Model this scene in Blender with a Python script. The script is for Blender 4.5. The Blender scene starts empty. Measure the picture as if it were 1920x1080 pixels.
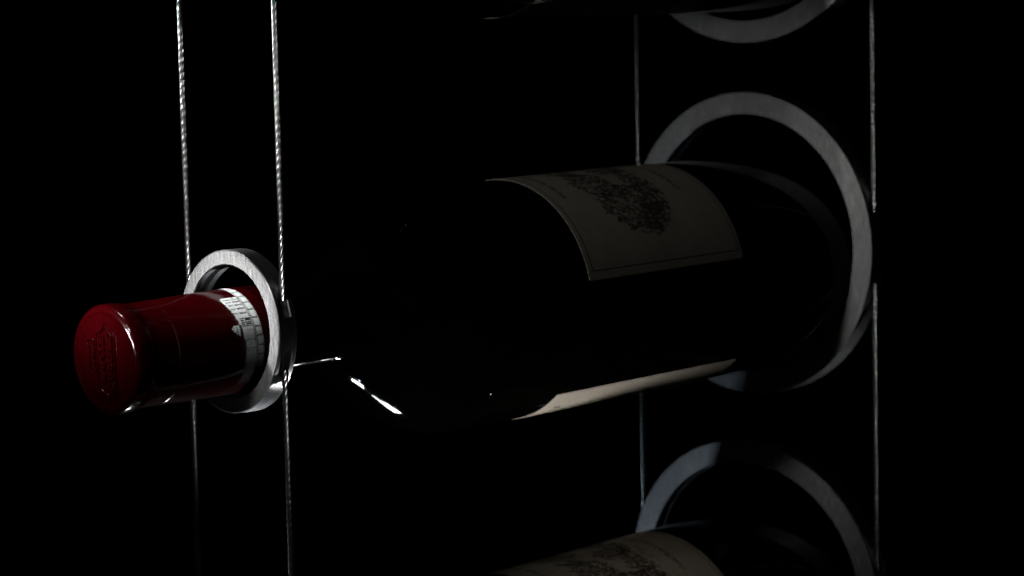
import bpy, bmesh, math, random
from mathutils import Vector, Matrix
random.seed(7)
MM = 0.001
scn = bpy.context.scene
COL = scn.collection

# ------------------------------------------------------------------ camera
F_PX, CAM = 4270.57, Vector((490.57, -411.06, 62.87))
YAW, PITCH, ROLL = -0.7484, -0.0822, -0.0213
fwd = Vector((math.sin(YAW)*math.cos(PITCH), math.cos(YAW)*math.cos(PITCH), math.sin(PITCH)))
rgt = Vector((math.cos(YAW), -math.sin(YAW), 0))
upv = rgt.cross(fwd)
cr, sr = math.cos(ROLL), math.sin(ROLL)
rgt, upv = cr*rgt + sr*upv, -sr*rgt + cr*upv
cam_d = bpy.data.cameras.new('camera'); cam_o = bpy.data.objects.new('camera', cam_d); COL.objects.link(cam_o)
M = Matrix((rgt, upv, -fwd)).transposed().to_4x4(); M.translation = CAM*MM
cam_o.matrix_world = M
cam_d.sensor_width = 36; cam_d.lens = F_PX*36/1920
cam_d.clip_start = 0.02; cam_d.clip_end = 50
cam_d.dof.use_dof = True
cam_d.dof.focus_distance = 0.622
cam_d.dof.aperture_fstop = 24
scn.camera = cam_o

# ------------------------------------------------------------------ world, exposure
w = bpy.data.worlds.new('World'); scn.world = w; w.use_nodes = True
w.node_tree.nodes['Background'].inputs[0].default_value = (0.5, 0.6, 0.8, 1)
w.node_tree.nodes['Background'].inputs[1].default_value = 0.0004
scn.view_settings.view_transform = 'Standard'; scn.view_settings.look = 'None'
scn.view_settings.exposure = 0; scn.view_settings.gamma = 1
try:
    scn.cycles.use_denoising = True; scn.cycles.denoising_input_passes = 'RGB'; scn.cycles.sample_clamp_indirect = .3
    scn.cycles.use_adaptive_sampling = False; scn.cycles.use_light_tree = False; scn.cycles.caustics_reflective = False; scn.cycles.caustics_refractive = False
except Exception: pass

# ------------------------------------------------------------------ lamps (mm)
def lamp(name, loc, aim, size, power, color=(1, 1, 1), along=None, spread=180):
    d = bpy.data.lights.new(name, 'AREA'); d.shape = 'RECTANGLE'; d.size = size[0]*MM; d.size_y = size[1]*MM
    d.energy = power; d.color = color; d.spread = math.radians(spread)
    o = bpy.data.objects.new(name, d); COL.objects.link(o)
    loc = Vector(loc); dirv = (Vector(aim)-loc).normalized()
    if along:                                    # long side of the strip
        yv = Vector(along); yv = (yv-yv.dot(dirv)*dirv).normalized()
        o.rotation_euler = Matrix((yv.cross(-dirv), yv, -dirv)).transposed().to_euler()
    else:
        o.rotation_euler = dirv.to_track_quat('-Z', 'Y').to_euler()
    o.location = loc*MM
    return o
LAMPS = [
    ('key_lamp', (40, -330, 70), (10, 0, 27), (34, 34), 0.0088, (1, 1, 1), None, 22),
    ('right_lamp', (85, -300, 250), (45, 243, 10), (30, 30), 0.030, (1, 0.98, 0.96), None, 70),
    ('top_lamp', (-40, -100, 250), (0, 4, 0), (6, 6), 0.016, (1, 1, 1), None, 25),
    ('cool_lamp', (-69, 69, -226), (-40, 243, -60), (13, 13), 0.065, (0.70, 0.85, 1), None, 180),
    ('low_lamp', (62, 187, -208), (11, 24, -8), (7, 36), 0.0050, (1, 0.97, 0.94), None, 8),
    ('low_lamp', (-86, 72, -205), (8, 30, -28), (18, 41), 0.026, (0.95, 0.98, 1), (0, 1, 0), 46),
    ('label_lamp', (70, -140, -330), (20, 85, -35), (30, 30), 0.064, (1, 0.99, 0.97), None, 23),
    ('ring_fill', (-30, -305, 95), (0, 0, 3), (14, 14), 0.0120, (1, 1, 1), None, 10),  # added narrow beam to brighten the small ring, no real source
    ('cable_fill', (-180, -310, 85), (0, 0, 88), (16, 16), 0.020, (1, 1, 1), None, 16),  # added fill, only lifts the front cables above the small ring
    ('side_fill', (400, 60, 190), (15, 160, -104), (50, 50), 0.0014, (1, 0.93, 0.84), None, 13),  # added dim fill for the lowest bottle's label
    ('rim_fill', (180, 330, -330), (34, 247, -38), (30, 30), 0.0015, (1, 1, 1), None, 8),  # added beam that lights the large ring's lower right rim
]
for l in LAMPS: lamp(*l)

# ------------------------------------------------------------------ materials
def mat(name):
    m = bpy.data.materials.new(name); m.use_nodes = True
    nt = m.node_tree; b = nt.nodes['Principled BSDF']
    return m, nt, b
def N(nt, t, **k):
    n = nt.nodes.new(t)
    for a, v in k.items(): setattr(n, a, v)
    return n
def noise(nt, scale_xyz, scale=1.0, detail=3, rough=.5):
    tc = N(nt, 'ShaderNodeTexCoord'); mp = N(nt, 'ShaderNodeMapping')
    mp.inputs['Scale'].default_value = [s*1000 for s in scale_xyz]
    nt.links.new(tc.outputs['Object'], mp.inputs['Vector'])
    nz = N(nt, 'ShaderNodeTexNoise'); nz.inputs['Scale'].default_value = scale
    nz.inputs['Detail'].default_value = detail; nz.inputs['Roughness'].default_value = rough
    nt.links.new(mp.outputs['Vector'], nz.inputs['Vector'])
    return nz.outputs['Fac']
def ramp(nt, fac, stops):
    r = N(nt, 'ShaderNodeValToRGB')
    e = r.color_ramp.elements
    while len(e) < len(stops): e.new(0.5)
    for q, (p, c) in zip(e, stops):
        q.position = p; q.color = (*c, 1) if not isinstance(c, (int, float)) else (c, c, c, 1)
    nt.links.new(fac, r.inputs[0]); return r.outputs[0]
def mixc(nt, kind, fac, a, b):
    x = N(nt, 'ShaderNodeMix', data_type='RGBA', blend_type=kind)
    if isinstance(fac, (int, float)): x.inputs[0].default_value = fac
    else: nt.links.new(fac, x.inputs[0])
    for v, i in ((a, 6), (b, 7)):
        if isinstance(v, tuple): x.inputs[i].default_value = (*v, 1)
        else: nt.links.new(v, x.inputs[i])
    return x.outputs[2]
def bump(nt, b, fac, strength, dist):
    bp = N(nt, 'ShaderNodeBump'); bp.inputs['Strength'].default_value = strength; bp.inputs['Distance'].default_value = dist*MM
    nt.links.new(fac, bp.inputs['Height']); nt.links.new(bp.outputs[0], b.inputs['Normal'])

# brushed steel, vertical grain, small pits
steel_face, nt, b = mat('brushed_steel')
b.inputs['Metallic'].default_value = 1
g = noise(nt, (5, 5, .16), 1, 4, .65)
pit = noise(nt, (3.2, 3.2, 2.6), 1, 4, .7)
big = noise(nt, (.35, .35, .3), 1, 2)
c = ramp(nt, g, [(.33, .42), (.67, .95)])
pm = ramp(nt, pit, [(.30, .45), (.40, 1.0)])
bm_ = ramp(nt, big, [(.3, .94), (.7, 1.0)])
c = mixc(nt, 'MULTIPLY', 1, c, pm); c = mixc(nt, 'MULTIPLY', 1, c, bm_)
nt.links.new(c, b.inputs['Base Color'])
nt.links.new(ramp(nt, g, [(.3, .42), (.7, .56)]), b.inputs['Roughness'])
bump(nt, b, g, .35, .04)
# turned steel on the rims
steel_rim, nt, b = mat('turned_steel')
b.inputs['Metallic'].default_value = 1; b.inputs['Base Color'].default_value = (.55, .56, .58, 1)
g = noise(nt, (.3, 6, .3), 1, 3, .6)
nt.links.new(ramp(nt, g, [(.3, .24), (.7, .36)]), b.inputs['Roughness'])
bump(nt, b, g, .12, .03)
# cable wire
wire, nt, b = mat('cable_wire')
b.inputs['Metallic'].default_value = 1; b.inputs['Roughness'].default_value = .18
g = noise(nt, (4, 4, 1.5), 1, 3)
nt.links.new(ramp(nt, g, [(.35, .55), (.6, .95)]), b.inputs['Base Color'])
rubber, nt, b = mat('black_rubber')
b.inputs['Base Color'].default_value = (.004, .004, .004, 1); b.inputs['Roughness'].default_value = .75
b.inputs['Specular IOR Level'].default_value = .09
# wine-filled dark green glass
glass, nt, b = mat('dark_bottle_glass')
b.inputs['Base Color'].default_value = (.0001, .0002, .0001, 1); b.inputs['IOR'].default_value = 1.3; b.inputs['Specular IOR Level'].default_value = .09
g = noise(nt, (1.2, 1.2, 1.2), 1, 5, .7)
nt.links.new(ramp(nt, g, [(.45, .035), (.75, .09)]), b.inputs['Roughness'])
g2 = noise(nt, (.8, .8, .8), 1, 4, .6)
bump(nt, b, g2, .08, .03)
# capsule
foil, nt, b = mat('red_foil')
g = noise(nt, (.5, .25, .5), 1, 4, .6)
nt.links.new(ramp(nt, g, [(.35, (.017, .0001, .0005)), (.7, (.024, .0002, .0008))]), b.inputs['Base Color'])
b.inputs['Roughness'].default_value = .13; b.inputs['Specular IOR Level'].default_value = .8
w1 = noise(nt, (.22, .10, .22), 1, 4, .6)
bump(nt, b, w1, .5, .35)
white_print, nt, b = mat('white_print')
g = noise(nt, (3, 3, 3), 1, 3)
nt.links.new(ramp(nt, g, [(.3, (.55, .58, .58)), (.6, (.68, .71, .70))]), b.inputs['Base Color'])
b.inputs['Roughness'].default_value = .45
ink, nt, b = mat('black_ink')
b.inputs['Base Color'].default_value = (.008, .0075, .007, 1); b.inputs['Roughness'].default_value = .6
sepia, nt, b = mat('engraving_ink')
b.inputs['Base Color'].default_value = (.03, .026, .02, 1); b.inputs['Roughness'].default_value = .8
b.inputs['Specular IOR Level'].default_value = .2
paper, nt, b = mat('cream_paper')
g = noise(nt, (.9, .9, .9), 1, 5, .7)
g3 = noise(nt, (.06, .06, .06), 1, 3, .6)
c = ramp(nt, g, [(.3, (.18, .16, .132)), (.7, (.235, .21, .175))])
c = mixc(nt, 'MULTIPLY', 1, c, ramp(nt, g3, [(.3, .84), (.7, 1.0)]))
nt.links.new(c, b.inputs['Base Color'])
b.inputs['Roughness'].default_value = .9; b.inputs['Specular IOR Level'].default_value = .08
bump(nt, b, g, .3, .03)
black_cloth, nt, b = mat('black_backdrop_cloth')
g = noise(nt, (.02, .02, .02), 1, 4)
nt.links.new(ramp(nt, g, [(.3, .0015), (.7, .003)]), b.inputs['Base Color'])
b.inputs['Roughness'].default_value = .95; b.inputs['Specular IOR Level'].default_value = .02

# ------------------------------------------------------------------ helpers
def link_mesh(name, me, mats, parent=None, smooth=None):
    for m in mats if isinstance(mats, (list, tuple)) else [mats]: me.materials.append(m)
    o = bpy.data.objects.new(name, me); COL.objects.link(o)
    if parent: o.parent = parent
    if smooth is not None:
        for p in me.polygons: p.use_smooth = True
        me.set_sharp_from_angle(angle=math.radians(smooth))
    return o
def mesh_from(name, v, f):
    me = bpy.data.meshes.new(name); me.from_pydata([Vector(q)*MM for q in v], [], f); me.update()
    return me
def tag(o, label=None, cat=None, group=None, kind=None):
    for k, x in (('label', label), ('category', cat), ('group', group), ('kind', kind)):
        if x: o[k] = x
def empty(name, loc):
    o = bpy.data.objects.new(name, None); COL.objects.link(o); o.location = Vector(loc)*MM
    o.empty_display_size = .01
    return o
def copy_tree(o, parent=None):
    c = o.copy(); COL.objects.link(c)
    if parent: c.parent = parent
    for ch in list(o.children): copy_tree(ch, c)
    return c
def pchip(pts, n):
    """monotone resampling of a lathe profile along its own length"""
    out = []
    for i in range(len(pts)-1):
        p0 = pts[max(i-1, 0)]; p1 = pts[i]; p2 = pts[i+1]; p3 = pts[min(i+2, len(pts)-1)]
        for k in range(n):
            t = k/n
            q = []
            for d in (0, 1):
                m1 = (p2[d]-p0[d])/2; m2 = (p3[d]-p1[d])/2
                dd = p2[d]-p1[d]
                m1 = max(-3*abs(dd), min(3*abs(dd), m1)) if m1*dd > 0 else 0
                m2 = max(-3*abs(dd), min(3*abs(dd), m2)) if m2*dd > 0 else 0
                h00 = 2*t**3-3*t**2+1; h10 = t**3-2*t**2+t; h01 = -2*t**3+3*t**2; h11 = t**3-t**2
                q.append(h00*p1[d]+h10*m1+h01*p2[d]+h11*m2)
            out.append(tuple(q))
    out.append(pts[-1])
    return out
def lathe(name, prof, seg, closed=False):
    """prof: (s along +Y, radius)"""
    v, f = [], []
    for s, r in prof:
        for k in range(seg):
            a = 2*math.pi*k/seg
            v.append((r*math.cos(a), s, r*math.sin(a)))
    n = len(prof)
    for i in range(n if closed else n-1):
        j = (i+1) % n
        for k in range(seg):
            l = (k+1) % seg
            f.append((i*seg+k, i*seg+l, j*seg+l, j*seg+k))
    if not closed:
        f.append(tuple(range(seg-1, -1, -1))) if prof[0][1] > 1e-6 else None
        f.append(tuple((n-1)*seg+k for k in range(seg))) if prof[-1][1] > 1e-6 else None
    return mesh_from(name, v, f)
def wrap_pt(r, s, phi):
    return (r*math.cos(phi), s, r*math.sin(phi))
def sheet(name, s0, s1, p0, p1, rad, thick, ns, npn):
    """a curved sheet of paper lying on the cylinder"""
    v, f = [], []
    def idx(layer, i, j): return (layer*(ns+1)+i)*(npn+1)+j
    for layer in (0, 1):
        for i in range(ns+1):
            for j in range(npn+1):
                s = s0+(s1-s0)*i/ns; p = p0+(p1-p0)*j/npn
                v.append(wrap_pt(rad(s)+(thick if layer == 0 else -.05), s, p))
    for i in range(ns):
        for j in range(npn):
            f.append((idx(0, i, j), idx(0, i, j+1), idx(0, i+1, j+1), idx(0, i+1, j)))
    for i in range(ns):
        f.append((idx(0, i, 0), idx(0, i+1, 0), idx(1, i+1, 0), idx(1, i, 0)))
        f.append((idx(0, i, npn), idx(1, i, npn), idx(1, i+1, npn), idx(0, i+1, npn)))
    for j in range(npn):
        f.append((idx(0, 0, j), idx(1, 0, j), idx(1, 0, j+1), idx(0, 0, j+1)))
        f.append((idx(0, ns, j), idx(0, ns, j+1), idx(1, ns, j+1), idx(1, ns, j)))
    return mesh_from(name, v, f)
class Print:
    """flat print wrapped on the cylinder: t runs along the reading direction, v towards the neck (mm)"""
    def __init__(s, rad, s_ref, phi_c, lift): s.rad, s.s0, s.pc, s.lift, s.v, s.f = rad, s_ref, phi_c, lift, [], []
    def pt(s, t, v):
        ss = s.s0-v; r = s.rad(ss)+s.lift
        return wrap_pt(r, ss, s.pc+t/r)
    def poly(s, pts):
        k = len(s.v); s.v += [s.pt(*q) for q in pts]; s.f.append(tuple(range(k, k+len(pts))))
    def rect(s, t0, v0, t1, v1, n=None):
        n = n or max(1, int(abs(t1-t0)/1.2))
        for i in range(n):
            a = t0+(t1-t0)*i/n; c = t0+(t1-t0)*(i+1)/n
            s.poly([(a, v0), (c, v0), (c, v1), (a, v1)])
    def stroke(s, pts, wd):
        for (a, b_), (c, d) in zip(pts, pts[1:]):
            L = math.hypot(c-a, d-b_) or 1e-6; nx, ny = -(d-b_)/L*wd/2, (c-a)/L*wd/2
            s.poly([(a-nx, b_-ny), (c-nx, d-ny), (c+nx, d+ny), (a+nx, b_+ny)])
    def text(s, txt, size, t, v, align='CENTER'):
        vs, fs = text_flat(txt, size, align)
        k = len(s.v); s.v += [s.pt(t+x, v+y) for x, y in vs]; s.f += [tuple(k+i for i in q) for q in fs]
    def mesh(s, name): return mesh_from(name, s.v, s.f)
def text_curve(txt, size, align, extrude=0, bevel=0):
    cu = bpy.data.curves.new('text', 'FONT'); cu.body = txt; cu.size = size; cu.align_x = align
    cu.resolution_u = 3; cu.extrude = extrude; cu.bevel_depth = bevel; cu.bevel_resolution = 1
    o = bpy.data.objects.new('text', cu); COL.objects.link(o)
    dg = bpy.context.evaluated_depsgraph_get(); dg.update()
    me = bpy.data.meshes.new_from_object(o.evaluated_get(dg))
    bpy.data.objects.remove(o); bpy.data.curves.remove(cu)
    return me
def text_flat(txt, size, align):
    me = text_curve(txt, size, align)
    r = [(q.co.x, q.co.y) for q in me.vertices], [tuple(p.vertices) for p in me.polygons]
    bpy.data.meshes.remove(me); return r

# ------------------------------------------------------------------ backdrop
me = mesh_from('backdrop', [(-3000, 1500, -2000), (3000, 1500, -2000), (3000, 1500, 2000), (-3000, 1500, 2000),
                            (-3000, 1520, -2000), (3000, 1520, -2000), (3000, 1520, 2000), (-3000, 1520, 2000)],
               [(0, 1, 2, 3), (7, 6, 5, 4), (0, 4, 5, 1), (3, 2, 6, 7), (0, 3, 7, 4), (1, 5, 6, 2)])
bd = link_mesh('backdrop', me, black_cloth); tag(bd, kind='structure')

# ------------------------------------------------------------------ rings
def ring_mesh(R, r, wd, c_off, h, bridge_lo, bridge_hi, slot_w, groove):
    ch = .28
    g0, g1, gd = groove
    prof = [(ch, R), (wd-ch, R), (wd, R-ch), (wd, r+ch), (wd-ch, r), (g1, r), (g1, r+gd), (g0, r+gd), (g0, r), (ch, r), (0, r+ch), (0, R-ch)]
    me = lathe('ring_body', prof, 192, True)
    bm = bmesh.new(); bm.from_mesh(me); bmesh.ops.recalc_face_normals(bm, faces=bm.faces); bm.to_mesh(me); bm.free()
    o = bpy.data.objects.new('tmp', me); COL.objects.link(o)
    tmp = []
    for sx in (-1, 1):
        for z0, z1 in ((bridge_hi, bridge_hi+30), (bridge_lo-30, bridge_lo)):
            x0, x1 = sorted((sx*(c_off-1.15), sx*(R+6)))
            y0, y1 = h-slot_w/2, h+slot_w/2
            cv = [(x, y, z) for x in (x0, x1) for y in (y0, y1) for z in (z0, z1)]
            cf = [(0, 1, 3, 2), (4, 6, 7, 5), (0, 4, 5, 1), (2, 3, 7, 6), (0, 2, 6, 4), (1, 5, 7, 3)]
            cm = mesh_from('cut', cv, cf); co = bpy.data.objects.new('cut', cm); COL.objects.link(co); tmp.append(co)
            m = o.modifiers.new('b', 'BOOLEAN'); m.object = co; m.operation = 'DIFFERENCE'; m.solver = 'EXACT'
    dg = bpy.context.evaluated_depsgraph_get(); dg.update()
    out = bpy.data.meshes.new_from_object(o.evaluated_get(dg))
    bpy.data.objects.remove(o)
    for t in tmp: bpy.data.objects.remove(t)
    out.materials.clear()
    out.materials.append(steel_face); out.materials.append(steel_rim)
    for p in out.polygons: p.material_index = 0 if abs(p.normal.y) > .95 else 1; p.use_smooth = True
    out.set_sharp_from_angle(angle=math.radians(25))
    return out
def make_ring(name, R, r, wd, c_off, h, blo, bhi, groove):
    e = empty(name, (0, 0, 0))
    me = ring_mesh(R, r, wd, c_off, h, blo, bhi, 3.6, groove)
    o = bpy.data.objects.new('ring_body', me); COL.objects.link(o); o.parent = e
    g0, g1, gd = groove
    lm = lathe('rubber_liner', [(g0+.05, r+.06), (g0+.05, r+gd-.02), (g1-.05, r+gd-.02), (g1-.05, r+.06)], 128, True)
    link_mesh('rubber_liner', lm, rubber, e, 30)
    return e
def pose(o, loc, yaw, tilt):
    # axis (sin yaw, cos yaw, tilt)
    o.location = Vector(loc)*MM; o.rotation_euler = (tilt, 0, -yaw)
P = 125.42
C2 = Vector((-2.54, 243.63, 9.95))
small = make_ring('bottle_ring', 23.0, 18.7, 6.4, 20.17, 2.97, -4.3, 5.0, (2.1, 4.3, .32))
pose(small, (0, 0, 0), .0546, -.0088)
RG = 'steel rings hung on the cables'
tag(small, 'small steel ring around the red topped neck of the middle bottle', 'bottle ring', RG)
big_ = make_ring('bottle_ring', 54.3, 46.15, 7.6, 52.29, 3.65, -11.5, 11.5, (2.4, 5.2, .6))
pose(big_, C2, .0103, .0281)
tag(big_, 'large steel ring around the base of the middle bottle, shown almost whole', 'bottle ring', RG)
lo = copy_tree(big_); pose(lo, C2+Vector((.27, 0, -P+.28)), -.0243, .0529)
tag(lo, 'large steel ring at the bottom edge, bluish on its left, behind the lowest bottle', 'bottle ring', RG)
hi = copy_tree(big_); pose(hi, C2+Vector((1.58, 0, P+.28)), -.0731, .0091)
tag(hi, 'large steel ring at the top edge, only its lowest arc in the picture', 'bottle ring', RG)

# ------------------------------------------------------------------ cables
def cable_mesh(z0, z1):
    lay, Rh, n = 13.2, .62, 12
    steps = int((z1-z0)/lay*20)
    v, f = [], []
    for st in range(6):
        base = len(v)
        for i in range(steps+1):
            z = z0+(z1-z0)*i/steps
            ph = 2*math.pi*(z/lay+st/6)
            c = Vector((math.cos(ph), math.sin(ph), 0))
            tz = Vector((-math.sin(ph)*Rh*2*math.pi/lay, math.cos(ph)*Rh*2*math.pi/lay, 1)).normalized()
            bn = tz.cross(c)
            for k in range(n):
                a = 2*math.pi*k/n
                rr = .31+.018*math.cos(6*(a-z*.9))
                q = Rh*c+rr*(math.cos(a)*c+math.sin(a)*bn); v.append((q.x, q.y, z+q.z))
        for i in range(steps):
            for k in range(n):
                l = (k+1) % n
                f.append((base+i*n+k, base+i*n+l, base+(i+1)*n+l, base+(i+1)*n+k))
        f.append(tuple(base+k for k in range(n-1, -1, -1))); f.append(tuple(base+steps*n+k for k in range(n)))
    return mesh_from('wire_cable', v, f)
cme = cable_mesh(-300, 260)
cable0 = link_mesh('wire_cable', cme, wire, None, 80)
CG = 'taut braided steel cables'
def cable(o, x, y, rot, label):
    o.location = (x*MM, y*MM, 0); o.rotation_euler = (0, 0, rot); tag(o, label, 'cable', CG)
cable(cable0, -20.17, 2.97, .3, 'bright braided steel cable entering the left side of the small neck ring, leftmost cable')
for x, y, r, lb in ((20.17, 2.97, 1.1, 'bright braided steel cable running into the slot on the right of the small neck ring'),
                    (C2.x-52.29, C2.y+3.65, 2.0, 'dim braided steel cable behind the bottle, going down to the left of the large rings'),
                    (C2.x+52.29, C2.y+3.65, .7, 'blurred braided steel cable right of the large rings, rightmost cable')):
    c_ = cable0.copy(); COL.objects.link(c_); cable(c_, x, y, r, lb)

# ------------------------------------------------------------------ bottles (local +Y runs from the top of the neck to the base)
CAP = [(0, 0), (.22, 11.6), (.22, 12.3), (.05, 12.8), (0, 13.2), (.12, 13.7), (.55, 14.3), (1.3, 14.75), (3, 14.9), (4.6, 14.85),
       (5.6, 14.62), (6.8, 14.34), (9, 14.22), (14.2, 14.25), (14.7, 14.17), (15.3, 14.28), (20, 14.4), (28, 14.6), (36, 14.7), (46, 14.75), (52, 14.75), (52.2, 14.3)]
GLASS = [(49, 14.2), (57, 14.2), (66, 14.1), (72, 14.1), (76, 14.5), (79.5, 15.6), (83, 17.4), (86, 19.5), (90, 23.0), (95, 27.3), (100, 30.8), (104, 33.1), (108, 34.9), (114, 36.7), (122, 37.5), (200, 37.6), (292, 37.6), (296, 36.6), (298.3, 34), (299, 30), (297, 20), (285, 0)]
def cap_r(s):
    for (a, ra), (c, rc) in zip(CAP[7:], CAP[8:]):
        if a <= s <= c: return ra+(rc-ra)*(s-a)/(c-a)
    return 14.7
def body_r(s): return 37.6
def make_bottle():
    root = empty('wine_bottle', (0, 0, 0))
    link_mesh('glass_body', lathe('glass_body', pchip(GLASS, 8), 144), glass, root, 60)
    cap = link_mesh('capsule', lathe('capsule', pchip(CAP[1:], 5), 128), foil, root, 50)
    # ---- embossed emblem on the top: a banner with two lines and a smaller plate with two knobs
    def em(x, y, h): return (-y, .2-h, x)          # reading direction is up, letters' tops point left
    v, f = [], []
    def tube(pts, r, closed=True):
        k0 = len(v); m = len(pts)
        for i, (x, y) in enumerate(pts):
            for a in range(6):
                an = 2*math.pi*a/6
                p0 = pts[i-1] if closed or i else pts[i]; p1 = pts[(i+1) % m] if closed or i < m-1 else pts[i]
                dx, dy = p1[0]-p0[0], p1[1]-p0[1]; L = math.hypot(dx, dy) or 1
                v.append(em(x-dy/L*r*math.cos(an), y+dx/L*r*math.cos(an), .05+r*math.sin(an)))
        for i in range(m if closed else m-1):
            j = (i+1) % m
            for a in range(6):
                b2 = (a+1) % 6
                f.append((k0+i*6+a, k0+i*6+b2, k0+j*6+b2, k0+j*6+a))
    def curve(a, c, e, n=6):
        return [((1-t)**2*a[0]+2*t*(1-t)*c[0]+t*t*e[0], (1-t)**2*a[1]+2*t*(1-t)*c[1]+t*t*e[1]) for t in [i/n for i in range(n)]]
    # banner: x along reading, y towards letter tops
    ban = [(-7.6, 2.9), (7.3, 2.9)]
    ban += curve((7.3, 2.9), (7.4, 0.4), (9.4, -.9)) + curve((9.4, -.9), (7.6, -1.6), (6.6, -4.9))
    ban += [(6.6, -4.9), (-9.0, -4.9)] + curve((-9.0, -4.9), (-8.8, -2.2), (-10.3, -1.0)) + curve((-10.3, -1.0), (-8.2, .2), (-7.6, 2.9))
    tube(ban, .42)
    pl = [(-3.8, 3.0), (-3.8, 6.2)] + curve((-3.8, 6.2), (-2.9, 6.4), (-2.6, 7.4)) + curve((-2.6, 7.4), (-1.9, 6.4), (-1.2, 6.2)) + \
         [(3.2, 6.2)] + curve((3.2, 6.2), (4.0, 6.5), (4.3, 7.6)) + curve((4.3, 7.6), (5.0, 6.6), (5.7, 6.0)) + [(5.7, 3.0)]
    tube(pl, .40, False)
    for kx, ky in ((-2.6, 7.1), (4.3, 7.3)):
        tube([(kx+.55*math.cos(q), ky+.7*math.sin(q)) for q in [i*math.pi/4 for i in range(8)]], .28)
    tube([(9.0, -.9), (9.9, -1.0)], .42, False); tube([(-9.9, -1), (-10.8, -1.1)], .42, False)
    eo = link_mesh('emblem', mesh_from('emblem', v, f), foil, cap, 60)
    for txt, size, x, y in (('CHATEAU', 2.0, 1.0, 3.75), ('LAFITE', 3.5, 0, -.5), ('ROTHSCHILD', 2.75, -1.0, -3.95)):
        tm = text_curve(txt, size, 'CENTER', .25, .26)
        v = [em(x+q.co.x*(1.05 if size < 3 else 1.2), y+q.co.y, q.co.z+.1) for q in tm.vertices]; f = [tuple(p.vertices) for p in tm.polygons]
        bpy.data.meshes.remove(tm)
        link_mesh('embossed_lettering', mesh_from('embossed_lettering', v, f), foil, cap, 40)
    # ---- white printed band round the capsule with an uneven printed edge
    rb = random.Random(3)
    bp = Print(cap_r, 43.2, 0, .05)
    ph = math.radians(-26); edge = 36.2; dphi = math.radians(.9)
    spans = []
    while ph < math.radians(118):
        d = math.degrees(ph)
        if d > 88: edge = 40.6
        elif d > 62: edge = 40.4
        elif d > 58: edge = 34.6
        elif d > 30: edge = 34.2+(58-d)*.055+rb.uniform(-.22, .22)
        elif d > 24: edge = 36.0+rb.uniform(-.3, .3)
        elif d > 8: edge = 36.5
        elif d > -18: edge = 36.9+rb.uniform(-.05, .05)
        else: edge = 37.6+rb.uniform(-.5, 1.6)+(-18-d)*.55
        spans.append((ph, min(edge, 42.8))); ph += dphi
    for p_, e_ in spans:
        r = 14.7
        bp.rect(p_*r, .0, (p_+dphi)*r, 43.2-e_, 1)
    # stray turret of white print before the edge
    for p_, wd_, e0, e1 in ((22, 2.2, 33.6, 35.6), (19.5, 2.4, 33.0, 35.8), (17, 2.4, 33.4, 35.7), (14.6, 2.2, 34.2, 35.6), (12.6, 1.6, 34.9, 35.5)):
        bp.rect(math.radians(p_)*14.7, 43.2-e1, math.radians(p_+wd_)*14.7, 43.2-e0, 1)
    link_mesh('white_band', bp.mesh('white_band'), white_print, cap)
    ip = Print(cap_r, 43.2, 0, .09)
    R_ = 14.7
    deg = lambda d: math.radians(d)*R_
    ip.rect(deg(-24), .2, deg(117), .36, 80)            # double line near the outer edge
    ip.rect(deg(-24), 2.3, deg(117), 2.45, 80); ip.rect(deg(-24), 2.85, deg(117), 3.0, 80)
    for k in range(-2, 12):                               # cell borders of the edge strip
        d = k*10.2
        ip.rect(deg(d), .35, deg(d+.8), 2.3, 1)
        for q in range(7):
            ip.rect(deg(d+1.0), .5+q*.25, deg(d+1.5), .62+q*.25, 1)
        for q in range(6):
            a, b2 = rb.uniform(2, 9), rb.uniform(.5, 2.1); ip.rect(deg(d+a), b2, deg(d+a+.35), b2+.1, 1)
    for k in range(56):
        d = -22+k*2.5; ip.rect(deg(d), 2.55, deg(d+.6), 2.75, 1)
    for d in (58, 31, 26.5, 22.3): ip.rect(deg(d), 3.0, deg(d+.75), 43.2-36.6 if d < 40 else 8.4, 1)
    for row, d in enumerate((53.5, 48.5, 43, 37)):        # rows of tiny windows
        for q in range(5):
            for e in (0, 1.2): ip.rect(deg(d+e), 3.25+q*.42, deg(d+e+.8), 3.52+q*.42, 1)
        ip.rect(deg(d-.1), 5.3, deg(d+1.9), 5.6, 1)
        for q in range(5):
            for e in (0, 1.3): ip.rect(deg(d+e), 6.1+q*.36, deg(d+e+.6), 6.32+q*.36, 1)
    for d in (28.6, 24.2):                                # bigger dark openings
        ip.rect(deg(d), 3.2, deg(d+1.4), 4.9, 1); ip.rect(deg(d), 5.4, deg(d+1.3), 6.5, 1)
    ip.rect(deg(30), 3.2, deg(31.4), 4.6, 1)
    for d in (17.5, 8, 6.5, -2, -4.5):
        for q in range(6):
            if rb.random() < .75: ip.rect(deg(d), 3.3+q*.55, deg(d+.7), 3.6+q*.55, 1)
    for d in (60.5, 66): ip.rect(deg(d), 4.2, deg(d+.6), 5.0, 1)
    for d in (14.4, 17, 19.4, 21.8): ip.rect(deg(d), 7.4, deg(d+.25), 10.2, 1)
    ip.rect(deg(12), 8.55, deg(24), 8.68, 6)
    link_mesh('print_marks', ip.mesh('print_marks'), ink, cap)
    # ---- front label facing up
    fl = link_mesh('front_label', sheet('front_label', 153.2, 228.0, math.radians(11), math.radians(163), body_r, .16, 8, 96), paper, root, 40)
    for txt, size, v0 in (('MIS EN BOUTEILLE AU CHATEAU', 2.75, 28.6), ('CHATEAU LAFITE ROTHSCHILD', 3.1, -24.6)):
        LP = Print(body_r, 190.6, math.radians(87), .20); LP.text(txt, size, 0, v0)
        link_mesh('lettering', LP.mesh('lettering'), ink, fl)
    LB = Print(body_r, 190.6, math.radians(87), .19)
    for v0 in (35.2, -35.9): LB.rect(-47.5, v0, 47.5, v0+.3, 70)
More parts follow.
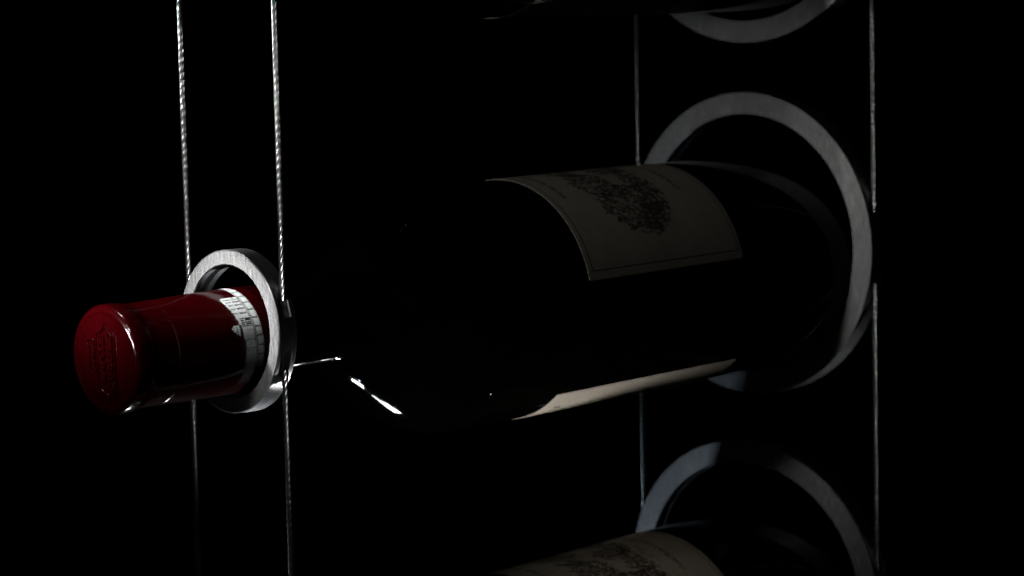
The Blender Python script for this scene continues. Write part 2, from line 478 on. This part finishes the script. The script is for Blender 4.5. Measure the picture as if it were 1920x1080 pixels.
    for t0 in (-47.5, 47.2): LB.rect(t0, -35.9, t0+.3, 35.5, 1)
    link_mesh('border_line', LB.mesh('border_line'), sepia, fl)
    EN = Print(body_r, 190.6, math.radians(87), .22)
    re_ = random.Random(11)
    def inside(t, v): return (t/39)**2+((v-1.5)/22.5)**2 < 1
    def clump(ct, cv, rt, rv, n):
        for _ in range(n):
            a = re_.uniform(0, 2*math.pi); q = math.sqrt(re_.random())
            t, v = ct+rt*q*math.cos(a), cv+rv*q*math.sin(a)
            if not inside(t, v): continue
            L = re_.uniform(.9, 2.3); th = re_.uniform(-.9, .9)+a*.2
            EN.stroke([(t, v), (t+L*.5*math.cos(th), v+L*.5*math.sin(th)+.2), (t+L*math.cos(th+.5), v+L*math.sin(th+.5))], re_.uniform(.16, .48))
    for ct, cv, rt, rv, n in ((-27, 3, 11, 14, 520), (-14, 10, 10, 9, 300), (-33, -5, 7, 8, 180), (4, 12, 11, 8, 200), (22, 7, 12, 14, 420), (32, -3, 7, 9, 150),
                              (-19, -9, 12, 6, 240), (8, -12, 16, 5, 220), (24, -12, 10, 6, 150), (-4, -3, 5, 4, 40)):
        clump(ct, cv, rt, rv, n)
    for k in range(70):                                   # ground hatching
        t = re_.uniform(-34, 34); v = re_.uniform(-18, -11)
        if inside(t, v): EN.stroke([(t, v), (t+re_.uniform(2, 6), v+re_.uniform(-.3, .3))], re_.uniform(.12, .3))
    for k in range(16):                                   # trunks
        t = re_.uniform(-30, 30); EN.stroke([(t, -13), (t+re_.uniform(-.6, .6), re_.uniform(-6, 0))], re_.uniform(.4, .9))
    link_mesh('engraving', EN.mesh('engraving'), sepia, fl)
    # ---- back label facing down
    bl = link_mesh('back_label', sheet('back_label', 149.5, 238.0, math.radians(-132), math.radians(-48), body_r, .16, 8, 56), paper, root, 40)
    for txt, size, v0 in (('MIS EN BOUTEILLE', 4.6, 33), ('AU CHATEAU', 4.6, 27)):
        BP = Print(body_r, 192.5, math.radians(-90), .20); BP.text(txt, size, 0, v0)
        link_mesh('lettering', BP.mesh('lettering'), ink, bl)
    BP = Print(body_r, 192.5, math.radians(-90), .20)
    for i in range(4):                                    # lines of small print, too far gone to read
        for k in range(11):
            BP.rect(-20+k*3.6, -11-i*3.6, -17.4+k*3.6+re_.uniform(-.7, .3), -9.6-i*3.6, 2)
    link_mesh('small_print', BP.mesh('small_print'), ink, bl)
    BP = Print(body_r, 192.5, math.radians(-90), .20); BP.rect(-9, -37, 17.5, -29, 24)
    link_mesh('dark_panel', BP.mesh('dark_panel'), ink, bl)
    return root
bot = make_bottle()
BG = 'wine bottles lying in the rings'
A = Vector((.0187, .99939, .0296)); DC = Vector((.127, -43.29, -3.85))
def pose_b(o, off, roll=0):
    o.location = (DC+Vector(off))*MM
    o.rotation_euler = (A.z, roll, -A.x)
pose_b(bot, (0, 0, 0))
tag(bot, 'dark wine bottle with embossed red capsule, lying whole across the middle', 'wine bottle', BG)
b_lo = copy_tree(bot); pose_b(b_lo, (.3, 0, -P))
tag(b_lo, 'lowest dark wine bottle, only its picture label and body top showing at the bottom edge', 'wine bottle', BG)
b_hi = copy_tree(bot); pose_b(b_hi, (1.0, 0, P))
tag(b_hi, 'highest dark wine bottle, only its underside showing at the top edge', 'wine bottle', BG)
